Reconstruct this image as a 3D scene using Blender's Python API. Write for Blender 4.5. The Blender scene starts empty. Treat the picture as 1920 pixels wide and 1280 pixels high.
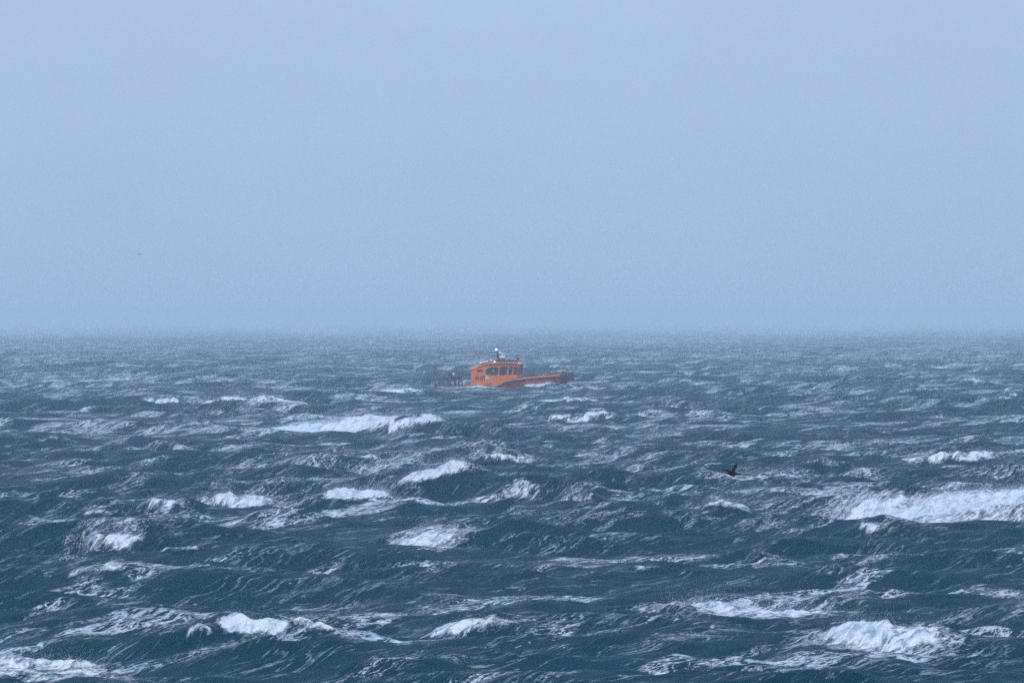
import bpy, bmesh, math
import numpy as np
from mathutils import Vector, Matrix

scene = bpy.context.scene
COL = scene.collection
R = math.radians

# ------------------------------------------------------------------ camera, sky, light, exposure
CAM_H = 6.5
F = 13333.0                       # 250 mm lens on a 36 mm sensor, in units of 1/1920 frame width
HORIZON = 600.0
cam_data = bpy.data.cameras.new('camera')
cam_data.lens = 250.0
cam_data.sensor_width = 36.0
cam_data.clip_start = 0.5
cam_data.clip_end = 40000.0
cam = bpy.data.objects.new('camera', cam_data)
COL.objects.link(cam)
cam.location = (0, 0, CAM_H)
cam.rotation_euler = (R(90) - math.atan((640 - HORIZON) / F), 0, 0)
scene.camera = cam

world = bpy.data.worlds.new('World')
scene.world = world
world.use_nodes = True
wt = world.node_tree
wt.nodes.clear()
w_out = wt.nodes.new('ShaderNodeOutputWorld')
w_bg = wt.nodes.new('ShaderNodeBackground')
w_sky = wt.nodes.new('ShaderNodeTexSky')
w_sky.sky_type = 'NISHITA'
w_sky.sun_disc = False
w_sky.sun_elevation = R(52)
w_sky.sun_rotation = R(200)
w_sky.air_density = 2.0
w_sky.dust_density = 3.0
w_sky.ozone_density = 4.0
# the closed cloud deck in front of that sky: dim at the horizon, brighter overhead, faintly uneven
w_tc = wt.nodes.new('ShaderNodeTexCoord')
w_sep = wt.nodes.new('ShaderNodeSeparateXYZ')
wt.links.new(w_tc.outputs['Generated'], w_sep.inputs[0])
w_map = wt.nodes.new('ShaderNodeMapRange')
w_map.inputs['From Min'].default_value = 0.0
w_map.inputs['From Max'].default_value = 1.0
w_map.inputs['To Min'].default_value = 1.0
w_map.inputs['To Max'].default_value = 2.3
wt.links.new(w_sep.outputs['Z'], w_map.inputs['Value'])
w_n = wt.nodes.new('ShaderNodeTexNoise')
w_n.inputs['Scale'].default_value = 11.0
w_n.inputs['Detail'].default_value = 3.0
wt.links.new(w_tc.outputs['Generated'], w_n.inputs['Vector'])
w_nm = wt.nodes.new('ShaderNodeMapRange')
w_nm.inputs['To Min'].default_value = 0.90
w_nm.inputs['To Max'].default_value = 1.10
wt.links.new(w_n.outputs['Fac'], w_nm.inputs['Value'])
w_mul = wt.nodes.new('ShaderNodeMath')
w_mul.operation = 'MULTIPLY'
wt.links.new(w_map.outputs[0], w_mul.inputs[0])
wt.links.new(w_nm.outputs[0], w_mul.inputs[1])
w_cloud = wt.nodes.new('ShaderNodeVectorMath')
w_cloud.operation = 'SCALE'
w_cloud.inputs[0].default_value = (4.08, 5.42, 7.75)
wt.links.new(w_mul.outputs[0], w_cloud.inputs['Scale'])
w_mix = wt.nodes.new('ShaderNodeMix')
w_mix.data_type = 'RGBA'
w_mix.inputs[0].default_value = 0.93
wt.links.new(w_sky.outputs[0], w_mix.inputs[6])
wt.links.new(w_cloud.outputs[0], w_mix.inputs[7])
wt.links.new(w_mix.outputs[2], w_bg.inputs['Color'])
w_bg.inputs['Strength'].default_value = 0.1
wt.links.new(w_bg.outputs[0], w_out.inputs['Surface'])

sun_data = bpy.data.lights.new('sun', 'SUN')
sun_data.energy = 0.9
sun_data.angle = R(35)
sun_data.color = (1.0, 0.97, 0.93)
sun = bpy.data.objects.new('sun', sun_data)
COL.objects.link(sun)
sun.location = (0, 0, 60)
sun.rotation_euler = (R(90 - 52), 0, R(180 - 200))   # a soft brighter patch of cloud high behind the camera, to the left

scene.view_settings.view_transform = 'Standard'
scene.view_settings.look = 'None'
scene.view_settings.exposure = 0.0
scene.view_settings.gamma = 1.0
scene.view_settings.use_curve_mapping = False
scene.render.engine = 'CYCLES'
cy = scene.cycles
cy.use_denoising = False          # the little grain left is like the photograph's own
cy.max_bounces = 5
cy.volume_bounces = 1
cy.diffuse_bounces = 2
cy.glossy_bounces = 2
cy.transparent_max_bounces = 8
cy.use_adaptive_sampling = False
cy.sample_clamp_indirect = 4.0

RNG = np.random.default_rng(7)


# ------------------------------------------------------------------ node helpers
def new_mat(name):
    m = bpy.data.materials.new(name)
    m.use_nodes = True
    return m, m.node_tree, m.node_tree.nodes['Principled BSDF']


def paint(name, col, rough=0.5, metal=0.0, var=0.12, scale=3.0, grime=None, spec=0.5):
    """plain painted / rubber / metal surface with a bit of uneven wear"""
    m, t, b = new_mat(name)
    tc = t.nodes.new('ShaderNodeTexCoord')
    n = t.nodes.new('ShaderNodeTexNoise')
    n.inputs['Scale'].default_value = scale
    n.inputs['Detail'].default_value = 5
    t.links.new(tc.outputs['Object'], n.inputs['Vector'])
    mx = t.nodes.new('ShaderNodeMix')
    mx.data_type = 'RGBA'
    g = grime or tuple(c * 0.55 for c in col)
    mx.inputs[6].default_value = (*col, 1)
    mx.inputs[7].default_value = (*g, 1)
    mr = t.nodes.new('ShaderNodeMapRange')
    mr.inputs['From Min'].default_value = 0.45
    mr.inputs['From Max'].default_value = 0.8
    mr.inputs['To Max'].default_value = min(1, var * 5)
    t.links.new(n.outputs['Fac'], mr.inputs['Value'])
    t.links.new(mr.outputs[0], mx.inputs[0])
    t.links.new(mx.outputs[2], b.inputs['Base Color'])
    b.inputs['Roughness'].default_value = rough
    b.inputs['Metallic'].default_value = metal
    b.inputs['Specular IOR Level'].default_value = spec
    return m


# ------------------------------------------------------------------ value noise in numpy
def _hash(ix, iy, seed):
    h = (ix.astype(np.int64) * 374761393 + iy.astype(np.int64) * 668265263 + seed * 1442695041) & 0xFFFFFFFF
    h = ((h ^ (h >> 13)) * 1274126177) & 0xFFFFFFFF
    h = h ^ (h >> 16)
    return (h & 0xFFFFFF).astype(np.float32) / float(0xFFFFFF)


def vnoise(x, y, seed=0):
    x = np.asarray(x, np.float64)
    y = np.asarray(y, np.float64)
    ix = np.floor(x)
    iy = np.floor(y)
    fx = (x - ix).astype(np.float32)
    fy = (y - iy).astype(np.float32)
    ix = ix.astype(np.int64)
    iy = iy.astype(np.int64)
    fx = fx * fx * (3 - 2 * fx)
    fy = fy * fy * (3 - 2 * fy)
    a = _hash(ix, iy, seed)
    b = _hash(ix + 1, iy, seed)
    c = _hash(ix, iy + 1, seed)
    d = _hash(ix + 1, iy + 1, seed)
    return (a + (b - a) * fx) * (1 - fy) + (c + (d - c) * fx) * fy


def fbm(x, y, seed=0, octaves=4, gain=0.5):
    s = 0
    a = 1.0
    tot = 0
    for o in range(octaves):
        s = s + a * vnoise(x * 2 ** o, y * 2 ** o, seed + 17 * o)
        tot += a
        a *= gain
    return s / tot


def smooth(a, b, x):
    t = np.clip((x - a) / (b - a), 0, 1)
    return t * t * (3 - 2 * t)


# ------------------------------------------------------------------ the sea
WIND = np.array([-0.58, -0.81])
WIND /= np.linalg.norm(WIND)
WANG = math.atan2(WIND[1], WIND[0])

comps = []
LP = 15.0                                       # metres, the main wave length
lams = np.exp(np.linspace(math.log(42.0), math.log(1.1), 110))
for lam in lams:
    lam = lam * math.exp(RNG.normal(0, 0.02))
    k = 2 * math.pi / lam
    kp = 2 * math.pi / LP
    e = k ** -2.12 * math.exp(-1.1 * (kp / k) ** 2)      # amplitude^2 per log band, up to a constant
    spread = 0.42 + 0.35 * min(1, max(0, math.log(LP / lam) / 2.5))
    th = WANG + RNG.normal(0, spread)
    comps.append([lam, k, math.cos(th), math.sin(th), math.sqrt(e), RNG.uniform(0, 2 * math.pi)])
HS = 0.95
m0 = sum(c[4] ** 2 / 2 for c in comps)
sc_ = (HS / 4) / math.sqrt(m0)
for c in comps:
    c[4] *= sc_
CHOP = 0.95

BX, BY = -0.6, 681.0                            # where the boat is


def calm(x, y):
    """waves run lower in the lee close round the boat"""
    gx = np.exp(-(np.abs(x - BX) / 9.5) ** 4)
    gy = np.exp(-(np.abs(y - (BY - 22)) / 36.0) ** 4)
    return 1 - 0.68 * gx * gy


def sea(x, y, cell):
    x = x.astype(np.float32)
    y = y.astype(np.float32)
    dx = np.zeros_like(x)
    dy = np.zeros_like(x)
    dz = np.zeros_like(x)
    jxx = np.zeros_like(x)
    jyy = np.zeros_like(x)
    jxy = np.zeros_like(x)
    for lam, k, cx, sy, a, ph in comps:
        w = np.clip((lam / cell - 2.2) / 2.5, 0, 1).astype(np.float32) * np.float32(a)
        if w.max() <= 0:
            continue
        p = np.float32(k * cx) * x + np.float32(k * sy) * y + np.float32(ph)
        s = np.sin(p) * w
        c = np.cos(p) * w
        dz += c
        dx -= CHOP * cx * s
        dy -= CHOP * sy * s
        kk = k * CHOP
        jxx -= kk * cx * cx * c
        jyy -= kk * sy * sy * c
        jxy -= kk * cx * sy * c
    cm = (calm(x, y) * (0.62 + 0.76 * fbm(x / 45.0, y / 45.0, 401, 2))).astype(np.float32)
    J = (1 + jxx * cm) * (1 + jyy * cm) - (jxy * cm) ** 2
    return dx * cm, dy * cm, dz * cm, J


def px_to_d(py, z=0.0):
    return (CAM_H - z) * F / (py - HORIZON)


# whitecaps seen in the photograph: picture x, y of the crest, half width (px), ridge height m, strength
CAPS = [
    (1800, 925, 200, 0.65, 1.1), (1665, 940, 55, 0.45, 0.7), (680, 914, 62, 0.55, 1.3),
    (830, 864, 65, 0.50, 0.95), (650, 783, 165, 0.60, 1.2), (770, 774, 60, 0.55, 0.8),
    (1640, 1163, 110, 0.55, 1.0), (1400, 1135, 150, 0.16, 0.7), (480, 1160, 60, 0.40, 1.0),
    (375, 1167, 24, 0.25, 0.7), (310, 928, 38, 0.45, 0.9), (450, 925, 80, 0.40, 0.75),
    (180, 944, 24, 0.35, 0.9), (215, 984, 50, 0.30, 0.75), (320, 741, 50, 0.45, 0.9),
    (430, 741, 50, 0.45, 0.9), (520, 738, 55, 0.40, 0.7), (800, 994, 55, 0.30, 0.8),
    (185, 1050, 48, 0.25, 0.8), (380, 787, 32, 0.4, 0.8), (480, 844, 48, 0.4, 0.75),
    (105, 810, 45, 0.45, 0.7), (740, 722, 55, 0.5, 0.8), (1050, 741, 70, 0.4, 0.8),
    (1090, 776, 60, 0.5, 0.75), (950, 845, 50, 0.4, 0.75), (1360, 932, 38, 0.4, 0.8),
    (1465, 880, 38, 0.4, 0.7), (1640, 970, 32, 0.3, 0.8), (1780, 845, 80, 0.5, 0.7),
    (1560, 855, 45, 0.4, 0.6), (1690, 648, 30, 0.5, 0.9), (1100, 718, 60, 0.5, 0.45),
    (70, 668, 45, 0.45, 0.8), (385, 660, 20, 0.4, 0.6), (1870, 660, 50, 0.5, 0.6),
    (1900, 737, 30, 0.4, 0.8), (1840, 705, 50, 0.4, 0.7), (1200, 719, 35, 0.4, 0.5),
    (1100, 915, 30, 0.4, 0.6), (1030, 690, 40, 0.4, 0.5), (860, 1163, 80, 0.25, 0.6),
    (600, 1170, 55, 0.2, 0.6), (900, 915, 140, 0.3, 0.45), (1160, 740, 50, 0.4, 0.4),
    (700, 850, 90, 0.35, 0.6), (1330, 760, 40, 0.4, 0.4), (1230, 765, 55, 0.5, 0.6),
    (1210, 1057, 30, 0.15, 0.5), (1560, 1062, 30, 0.15, 0.5), (340, 1025, 40, 0.15, 0.6), (90, 1240, 130, 0.12, 0.55),
]


def place_cap(px, py, hw, H, S):
    if hw < 50:
        S *= 0.72
    t = (px - 960) / F
    ds = np.linspace(px_to_d(py) * 0.80, px_to_d(py) * 1.25, 500)
    _, _, z, _ = sea(ds * t, ds, np.full_like(ds, 0.4))
    pyy = HORIZON + (CAM_H - (z + H * 0.9)) * F / ds
    cost = np.abs(pyy - py) / 5.0 - 1.6 * z
    i = int(np.argmin(cost))
    return dict(x=float(ds[i] * t), y=float(ds[i]), w=float(hw / F * ds[i]), H=H, S=S,
                ang=float(RNG.normal(-0.12, 0.13)), seed=int(RNG.integers(1, 9999)))


caps = [place_cap(*c) for c in CAPS]
# some breakers have just run over a patch of water and left it white behind them
for (px, py), depth in {(1400, 1135): 3.0, (1640, 1163): 1.5, (1800, 925): 3.5, (90, 1240): 2.5, (800, 994): 2.0}.items():
    for i_, c_ in enumerate(CAPS):
        if (c_[0], c_[1]) == (px, py):
            caps[i_]['sheet'] = depth
# the wave the boat is ploughing into, and its wash along the hull
caps.append(dict(x=BX + 4.0, y=BY - 3.1, w=2.2, H=0.85, S=1.0, ang=-0.05, seed=5))
caps.append(dict(x=BX - 4.6, y=BY - 3.9, w=3.8, H=0.35, S=0.8, ang=0.0, seed=6))


def add_caps(x, y, z, cap, lace):
    """raise a breaking ridge with a steep, foaming front at every whitecap"""
    for c in caps:
        w = c['w'] * 1.15
        Hc = min(c['H'] * 0.62, 0.14 + 0.22 * w)
        near = np.nonzero((np.abs(x - c['x']) < w * 2.6) & (np.abs(y - c['y']) < 16 + w))[0]
        if len(near) == 0:
            continue
        lx = x[near] - c['x']
        ly = y[near] - c['y']
        ca, sa = math.cos(c['ang']), math.sin(c['ang'])
        u = lx * ca + ly * sa
        v = -lx * sa + ly * ca                       # v < 0 is the front, towards the shore
        n1 = vnoise(u * 0.8 / max(0.5, c['w'] * 0.35), u * 0 + 3.1, c['seed']) - 0.5
        v = v - n1 * min(2.2, c['w'] * 0.7) - (u / w) ** 2 * min(1.0, w * 0.25)
        lat = np.exp(-np.abs(u / w) ** 3) * (0.55 + 0.75 * fbm(u * 2.2 / max(0.8, c['w'] * 0.3), u * 0 + 1.7, c['seed'] + 4, 3))
        latn = lat * (0.65 + 0.7 * vnoise(u * 1.7 / max(0.6, c['w'] * 0.3), v * 0.2, c['seed'] + 9))
        front = np.exp(-(np.minimum(v, 0) / max(0.4, Hc * 1.2)) ** 2)
        back = np.exp(-(np.maximum(v, 0) / 3.6) ** 2)
        prof = np.where(v < 0, front, back)
        wide = np.exp(-np.abs(u / (w * 1.5)) ** 3)
        z[near] += (Hc * prof * (0.45 * wide + 0.55 * latn)).astype(np.float32)
        reach = min(2.0, max(0.28 + 0.30 * w, Hc * 2.1))
        m = smooth(-reach, -reach * 0.55, v) * (1 - smooth(0.0, 0.2 + reach * 0.45, v)) * np.clip(latn * 1.2, 0, 1)
        m = m * c['S']
        cap[near] = np.clip(np.maximum(cap[near], m), 0, 1)
        if 'sheet' in c:
            d_ = c['sheet']
            m2 = smooth(-reach - d_, -reach - d_ * 0.4, v) * (1 - smooth(d_ * 0.3, d_, v)) * wide * 0.5
            cap[near] = np.maximum(cap[near], m2)
        tail = smooth(-reach, 0, v) * (1 - smooth(1.5, 9.0, v)) * wide
        lace[near] = np.maximum(lace[near], tail * 0.95 * c['S'])


def az_columns():
    half = 0.086
    nd = 704
    t = np.linspace(-half, half, nd + 1)
    n = 64
    g = np.linspace(0, 1, n + 1)[1:]
    ext = half + (math.pi - half) * (0.06 * g + 0.94 * g ** 3.2)
    return np.concatenate([-ext[::-1], t, ext])


A0 = az_columns()
A1 = A0[::2]
A2 = A1[::2]


def logr(a, b, step):
    n = max(2, int(round(math.log(b / a) / step)))
    return np.exp(np.linspace(math.log(a), math.log(b), n + 1))


rows = []                                        # (radius, level)
for r in logr(0.6, 95.0, 0.028)[:-1]:
    rows.append((r, 2))
rows.append((95.0, 2))
rows.append((95.4, 1))
for r in logr(95.8, 300.0, 0.00165):
    rows.append((r, 0))
for r in logr(300.6, 1000.0, 0.0021):
    rows.append((r, 1))
for r in logr(1003.0, 3500.0, 0.0021)[:-1]:
    rows.append((r, 2))
for r in logr(3500.0, 14000.0, 0.0075):
    rows.append((r, 2))

AZ = [A0, A1, A2]
off = []
vx, vy, vc = [], [], []
tot = 0
rr = [r for r, _ in rows]
for i, (r, lv) in enumerate(rows):
    a = AZ[lv]
    off.append(tot)
    tot += len(a)
    vx.append(r * np.sin(a))
    vy.append(r * np.cos(a))
    dr = rr[min(i + 1, len(rr) - 1)] - rr[max(i - 1, 0)]
    dl = np.gradient(a) * r
    vc.append(np.maximum(dr / 2, dl))
X = np.concatenate(vx)
Y = np.concatenate(vy)
CELL = np.concatenate(vc)

dx, dy, dz, J = sea(X, Y, CELL)
dist = np.hypot(X, Y)
# foam: freshly broken crests where the surface folds up, older lacy foam left behind them
gust = fbm(X / 38.0, Y / 60.0, 3, 3)
uw = X * WIND[0] + Y * WIND[1]
vw = -X * WIND[1] + Y * WIND[0]
streaky = fbm(uw / 9.0, vw / 2.6, 21, 4)
near_boat = calm(X, Y)
crest = np.clip((0.08 - J + (streaky - 0.5) * 0.42 + (gust - 0.5) * 0.25) / 0.42, 0, 1)
cap = (crest * smooth(0.1, 0.45, dz)).astype(np.float32)
lace = np.clip(0.05 + smooth(0.36, 0.66, fbm(uw / 16.0, vw / 5.0, 33, 4)) * 0.75
               + np.clip((0.42 - J) / 0.9, 0, 1) * 0.8 + (gust - 0.5) * 0.8, 0, 1).astype(np.float32)
PX = X + dx
PY = Y + dy
PZ = dz.copy()
add_caps(PX, PY, PZ, cap, lace)
# small chop and the boiling, lumpy top of the foam
det = np.clip(0.35 / CELL, 0, 1)
chop1 = fbm(uw / 1.3, vw / 2.2, 51, 3) - 0.5
rid = 1 - np.abs(2 * fbm(uw / 2.6, vw / 4.4, 61, 3) - 1)
PZ += (chop1 * 0.10 * det + (rid - 0.7) * 0.16 * np.clip(0.9 / CELL, 0, 1)).astype(np.float32)
lump = fbm(PX / 0.42, PY / 0.42, 71, 4, 0.6)
lump2 = fbm(PX / 1.1, PY / 0.9, 81, 3, 0.6)
capm = smooth(0.12, 0.75, cap)
PZ += (capm * (0.30 * (lump - 0.35) * np.clip(0.5 / CELL, 0.25, 1) + 0.22 * (lump2 - 0.4))).astype(np.float32)

faces3, faces4 = [], []
for i in range(len(rows) - 1):
    la, lb = rows[i][1], rows[i + 1][1]
    oa, ob = off[i], off[i + 1]
    if la == lb:
        n = len(AZ[la]) - 1
        j = np.arange(n)
        faces4.append(np.stack([oa + j, oa + j + 1, ob + j + 1, ob + j], 1))
    elif la < lb:                                # dense row below, coarse row above
        n = len(AZ[lb]) - 1
        j = np.arange(n)
        a, b = oa + 2 * j, ob + j
        faces3 += [np.stack([a, a + 1, b], 1), np.stack([a + 1, b + 1, b], 1), np.stack([a + 1, a + 2, b + 1], 1)]
    else:
        n = len(AZ[la]) - 1
        j = np.arange(n)
        a, b = oa + j, ob + 2 * j
        faces3 += [np.stack([a, b + 1, b], 1), np.stack([a, a + 1, b + 1], 1), np.stack([a + 1, b + 2, b + 1], 1)]
F3 = np.concatenate(faces3)[:, ::-1]
F4 = np.concatenate(faces4)[:, ::-1]
# seen from above the order must be counter-clockwise
co = np.stack([PX, PY, PZ], 1).astype(np.float32)


def np_mesh(name, co, tris=None, quads=None, smooth_shade=True):
    me = bpy.data.meshes.new(name)
    loops, sizes = [], []
    for f, n in ((quads, 4), (tris, 3)):
        if f is not None and len(f):
            loops.append(np.asarray(f, np.int32).ravel())
            sizes.append(np.full(len(f), n, np.int32))
    loops = np.concatenate(loops)
    sizes = np.concatenate(sizes)
    me.vertices.add(len(co))
    me.vertices.foreach_set('co', np.ascontiguousarray(co, np.float32).ravel())
    me.loops.add(len(loops))
    me.loops.foreach_set('vertex_index', loops)
    me.polygons.add(len(sizes))
    st = np.concatenate([[0], np.cumsum(sizes)[:-1]]).astype(np.int32)
    me.polygons.foreach_set('loop_start', st)
    me.polygons.foreach_set('loop_total', sizes)
    me.polygons.foreach_set('use_smooth', np.full(len(sizes), smooth_shade))
    me.update(calc_edges=True)
    return me


e1 = co[F4[0, 1]] - co[F4[0, 0]]
e2 = co[F4[0, 2]] - co[F4[0, 0]]
if np.cross(e1, e2)[2] < 0:
    F4 = F4[:, ::-1]
    F3 = F3[:, ::-1]
sea_me = np_mesh('sea_water', co, F3, F4)


def add_attr(me, name, arr):
    at = me.attributes.new(name, 'FLOAT', 'POINT')
    at.data.foreach_set('value', np.ascontiguousarray(arr, np.float32))


add_attr(sea_me, 'cap', cap)
add_attr(sea_me, 'lace', lace)
at = sea_me.attributes.new('rest', 'FLOAT_VECTOR', 'POINT')
at.data.foreach_set('vector', np.stack([uw, vw, PZ * 0.8], 1).astype(np.float32).ravel())
sea_ob = bpy.data.objects.new('sea_water', sea_me)
COL.objects.link(sea_ob)
sea_ob['kind'] = 'structure'
sea_ob['label'] = 'rough blue-green sea with breaking whitecaps and wind-torn foam'


def water_material():
    m, t, b = new_mat('storm_water')
    L = t.links.new

    def node(kind, **kw):
        n = t.nodes.new(kind)
        for k_, v_ in kw.items():
            setattr(n, k_, v_)
        return n

    def math_(op, a, b_=None, clamp=False):
        n = node('ShaderNodeMath', operation=op)
        n.use_clamp = clamp
        for i, v in enumerate((a, b_)):
            if v is None:
                continue
            if isinstance(v, (int, float)):
                n.inputs[i].default_value = v
            else:
                L(v, n.inputs[i])
        return n.outputs[0]

    def ramp(v, a, b_, c=0.0, d=1.0):
        n = node('ShaderNodeMapRange')
        n.interpolation_type = 'SMOOTHSTEP'
        L(v, n.inputs['Value'])
        for key, val in (('From Min', a), ('From Max', b_), ('To Min', c), ('To Max', d)):
            if isinstance(val, (int, float)):
                n.inputs[key].default_value = val
            else:
                L(val, n.inputs[key])
        return n.outputs[0]

    rest = node('ShaderNodeAttribute', attribute_name='rest').outputs['Vector']
    capa = node('ShaderNodeAttribute', attribute_name='cap').outputs['Fac']
    lacea = node('ShaderNodeAttribute', attribute_name='lace').outputs['Fac']

    def mapped(sx, sy, sz=1.0):
        n = node('ShaderNodeMapping')
        L(rest, n.inputs['Vector'])
        n.inputs['Scale'].default_value = (sx, sy, sz)
        return n.outputs[0]

    def noise(vec, scale, detail=4, rough=0.55, dist=0.0):
        n = node('ShaderNodeTexNoise')
        L(vec, n.inputs['Vector'])
        n.inputs['Scale'].default_value = scale
        n.inputs['Detail'].default_value = detail
        n.inputs['Roughness'].default_value = rough
        n.inputs['Distortion'].default_value = dist
        return n

    # warped coordinates for the lace
    wn = noise(mapped(0.5, 0.9), 1.2, 4, 0.6)
    wsub = node('ShaderNodeVectorMath', operation='SUBTRACT')
    L(wn.outputs['Color'], wsub.inputs[0])
    wsub.inputs[1].default_value = (0.5, 0.5, 0.5)
    wsc = node('ShaderNodeVectorMath', operation='SCALE')
    L(wsub.outputs[0], wsc.inputs[0])
    wsc.inputs['Scale'].default_value = 1.6
    wadd = node('ShaderNodeVectorMath', operation='ADD')
    L(mapped(0.42, 1.25), wadd.inputs[0])
    L(wsc.outputs[0], wadd.inputs[1])

    def net(scale):
        v = node('ShaderNodeTexVoronoi', feature='DISTANCE_TO_EDGE')
        L(wadd.outputs[0], v.inputs['Vector'])
        v.inputs['Scale'].default_value = scale
        return v.outputs['Distance']

    fine = noise(mapped(1.0, 2.2), 3.2, 5, 0.65, 0.6).outputs['Fac']
    tiny = noise(mapped(1.0, 1.4), 11.0, 3, 0.7, 0.4).outputs['Fac']
    blot = noise(mapped(0.28, 0.8), 0.55, 4, 0.6, 0.8).outputs['Fac']

    # lace: thin threads of foam, thicker where there is more of it
    dens = math_('MULTIPLY', lacea, ramp(blot, 0.41, 0.62))
    wid1 = math_('ADD', math_('MULTIPLY', dens, 0.11), 0.002)
    l1 = math_('SUBTRACT', 1.0, ramp(math_('ADD', net(0.9), math_('MULTIPLY', math_('SUBTRACT', fine, 0.5), 0.22)),
                                     0.0, wid1))
    wid2 = math_('ADD', math_('MULTIPLY', dens, 0.17), 0.002)
    l2 = math_('SUBTRACT', 1.0, ramp(math_('ADD', net(2.7), math_('MULTIPLY', math_('SUBTRACT', tiny, 0.5), 0.3)),
                                     0.0, wid2))
    # long veins drawn out by the gale
    vn = noise(mapped(0.10, 1.35), 1.3, 4, 0.55, 0.9).outputs['Fac']
    vd = math_('ABSOLUTE', math_('SUBTRACT', vn, 0.5))
    vein = math_('SUBTRACT', 1.0, ramp(math_('ADD', vd, math_('MULTIPLY', math_('SUBTRACT', tiny, 0.45), 0.06)), 0.0, 0.024))
    vein = math_('MULTIPLY', vein, math_('MULTIPLY', ramp(blot, 0.42, 0.60), ramp(lacea, 0.0, 0.45, 0.38, 0.8)))
    # small broken flecks
    fk = noise(mapped(0.8, 3.0), 3.4, 4, 0.7, 0.8).outputs['Fac']
    fkf = math_('MULTIPLY', ramp(fk, math_('SUBTRACT', 0.68, math_('MULTIPLY', lacea, 0.10)), 0.74), ramp(blot, 0.40, 0.62, 0.2, 0.7))
    lacef = math_('MULTIPLY', math_('MAXIMUM', l1, math_('MULTIPLY', l2, 0.8)), ramp(dens, 0.04, 0.45))
    # wind streaks: short flecks drawn out along the wind
    st = noise(mapped(0.35, 2.4), 1.5, 5, 0.62, 0.5).outputs['Fac']
    stf = math_('MULTIPLY', ramp(st, math_('SUBTRACT', 0.665, math_('MULTIPLY', lacea, 0.11)), 0.76), 0.6)
    # solid foam of the breaking crests, ragged at its edge
    ragged = math_('ADD', capa, math_('MULTIPLY', math_('SUBTRACT', fine, 0.52), 1.0))
    holes = noise(mapped(0.7, 1.9), 1.6, 3, 0.6, 0.8).outputs['Fac']
    ragged = math_('ADD', ragged, math_('MULTIPLY', math_('SUBTRACT', holes, 0.5), 0.5))
    ragged = math_('ADD', ragged, math_('MULTIPLY', math_('SUBTRACT', tiny, 0.5), 0.5))
    capf = math_('MULTIPLY', ramp(ragged, 0.24, 0.58), ramp(capa, 0.03, 0.2))
    foam = math_('MAXIMUM', math_('MAXIMUM', capf, vein), math_('MAXIMUM', math_('MAXIMUM', math_('MULTIPLY', lacef, 0.9), fkf), stf), clamp=True)
    # milky film of spray and bubbles
    film = math_('MULTIPLY', ramp(noise(mapped(0.25, 0.8), 0.4, 5, 0.6, 0.5).outputs['Fac'], 0.40, 0.72),
                 math_('ADD', math_('MULTIPLY', lacea, 0.20), 0.01))

    wc = node('ShaderNodeMix', data_type='RGBA')
    wc.inputs[6].default_value = (0.0001, 0.039, 0.055, 1)
    wc.inputs[7].default_value = (0.03, 0.12, 0.16, 1)
    L(film, wc.inputs[0])
    fc = node('ShaderNodeMix', data_type='RGBA')
    wet = node('ShaderNodeMix', data_type='RGBA')
    wet.inputs[6].default_value = (0.34, 0.47, 0.55, 1)
    wet.inputs[7].default_value = (0.90, 0.90, 0.90, 1)
    L(ramp(math_('ADD', math_('MULTIPLY', fine, 0.6), math_('MULTIPLY', holes, 0.5)), 0.40, 0.62), wet.inputs[0])
    L(wet.outputs[2], fc.inputs[7])
    L(wc.outputs[2], fc.inputs[6])
    L(foam, fc.inputs[0])
    L(fc.outputs[2], b.inputs['Base Color'])
    L(ramp(foam, 0.0, 0.6, 0.30, 0.85), b.inputs['Roughness'])
    L(ramp(foam, 0.0, 0.6, 1.12, 1.33), b.inputs['IOR'])
    L(ramp(foam, 0.0, 0.6, 0.018, 0.1), b.inputs['Specular IOR Level'])

    rip = noise(mapped(1.0, 0.55), 2.2, 4, 0.6, 0.3).outputs['Fac']
    h = math_('ADD', math_('MULTIPLY', rip, 0.30), math_('MULTIPLY', fine, 0.10))
    h = math_('ADD', h, math_('MULTIPLY', foam, math_('MULTIPLY', tiny, 0.10)))
    bp = node('ShaderNodeBump')
    bp.inputs['Strength'].default_value = 0.9
    bp.inputs['Distance'].default_value = 1.0
    L(h, bp.inputs['Height'])
    L(bp.outputs[0], b.inputs['Normal'])
    return m


sea_me.materials.append(water_material())


# ------------------------------------------------------------------ haze over the whole place
def haze():
    me = bpy.data.meshes.new('haze')
    bm = bmesh.new()
    bmesh.ops.create_cube(bm, size=1)
    bm.to_mesh(me)
    bm.free()
    o = bpy.data.objects.new('haze', me)
    COL.objects.link(o)
    zb, zt = -4.2, 17.0
    o.scale = (29000, 29000, zt - zb)
    o.location = (0, 0, (zb + zt) / 2)
    o['kind'] = 'stuff'
    o['label'] = 'grey-blue rain haze lying over the whole sea'
    m = bpy.data.materials.new('haze_air')
    m.use_nodes = True
    t = m.node_tree
    t.nodes.clear()
    out = t.nodes.new('ShaderNodeOutputMaterial')
    v = t.nodes.new('ShaderNodeVolumePrincipled')
    v.inputs['Color'].default_value = (0.76, 0.85, 0.91, 1)
    v.inputs['Density'].default_value = 0.00039
    t.links.new(v.outputs[0], out.inputs['Volume'])
    me.materials.append(m)


haze()

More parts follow.
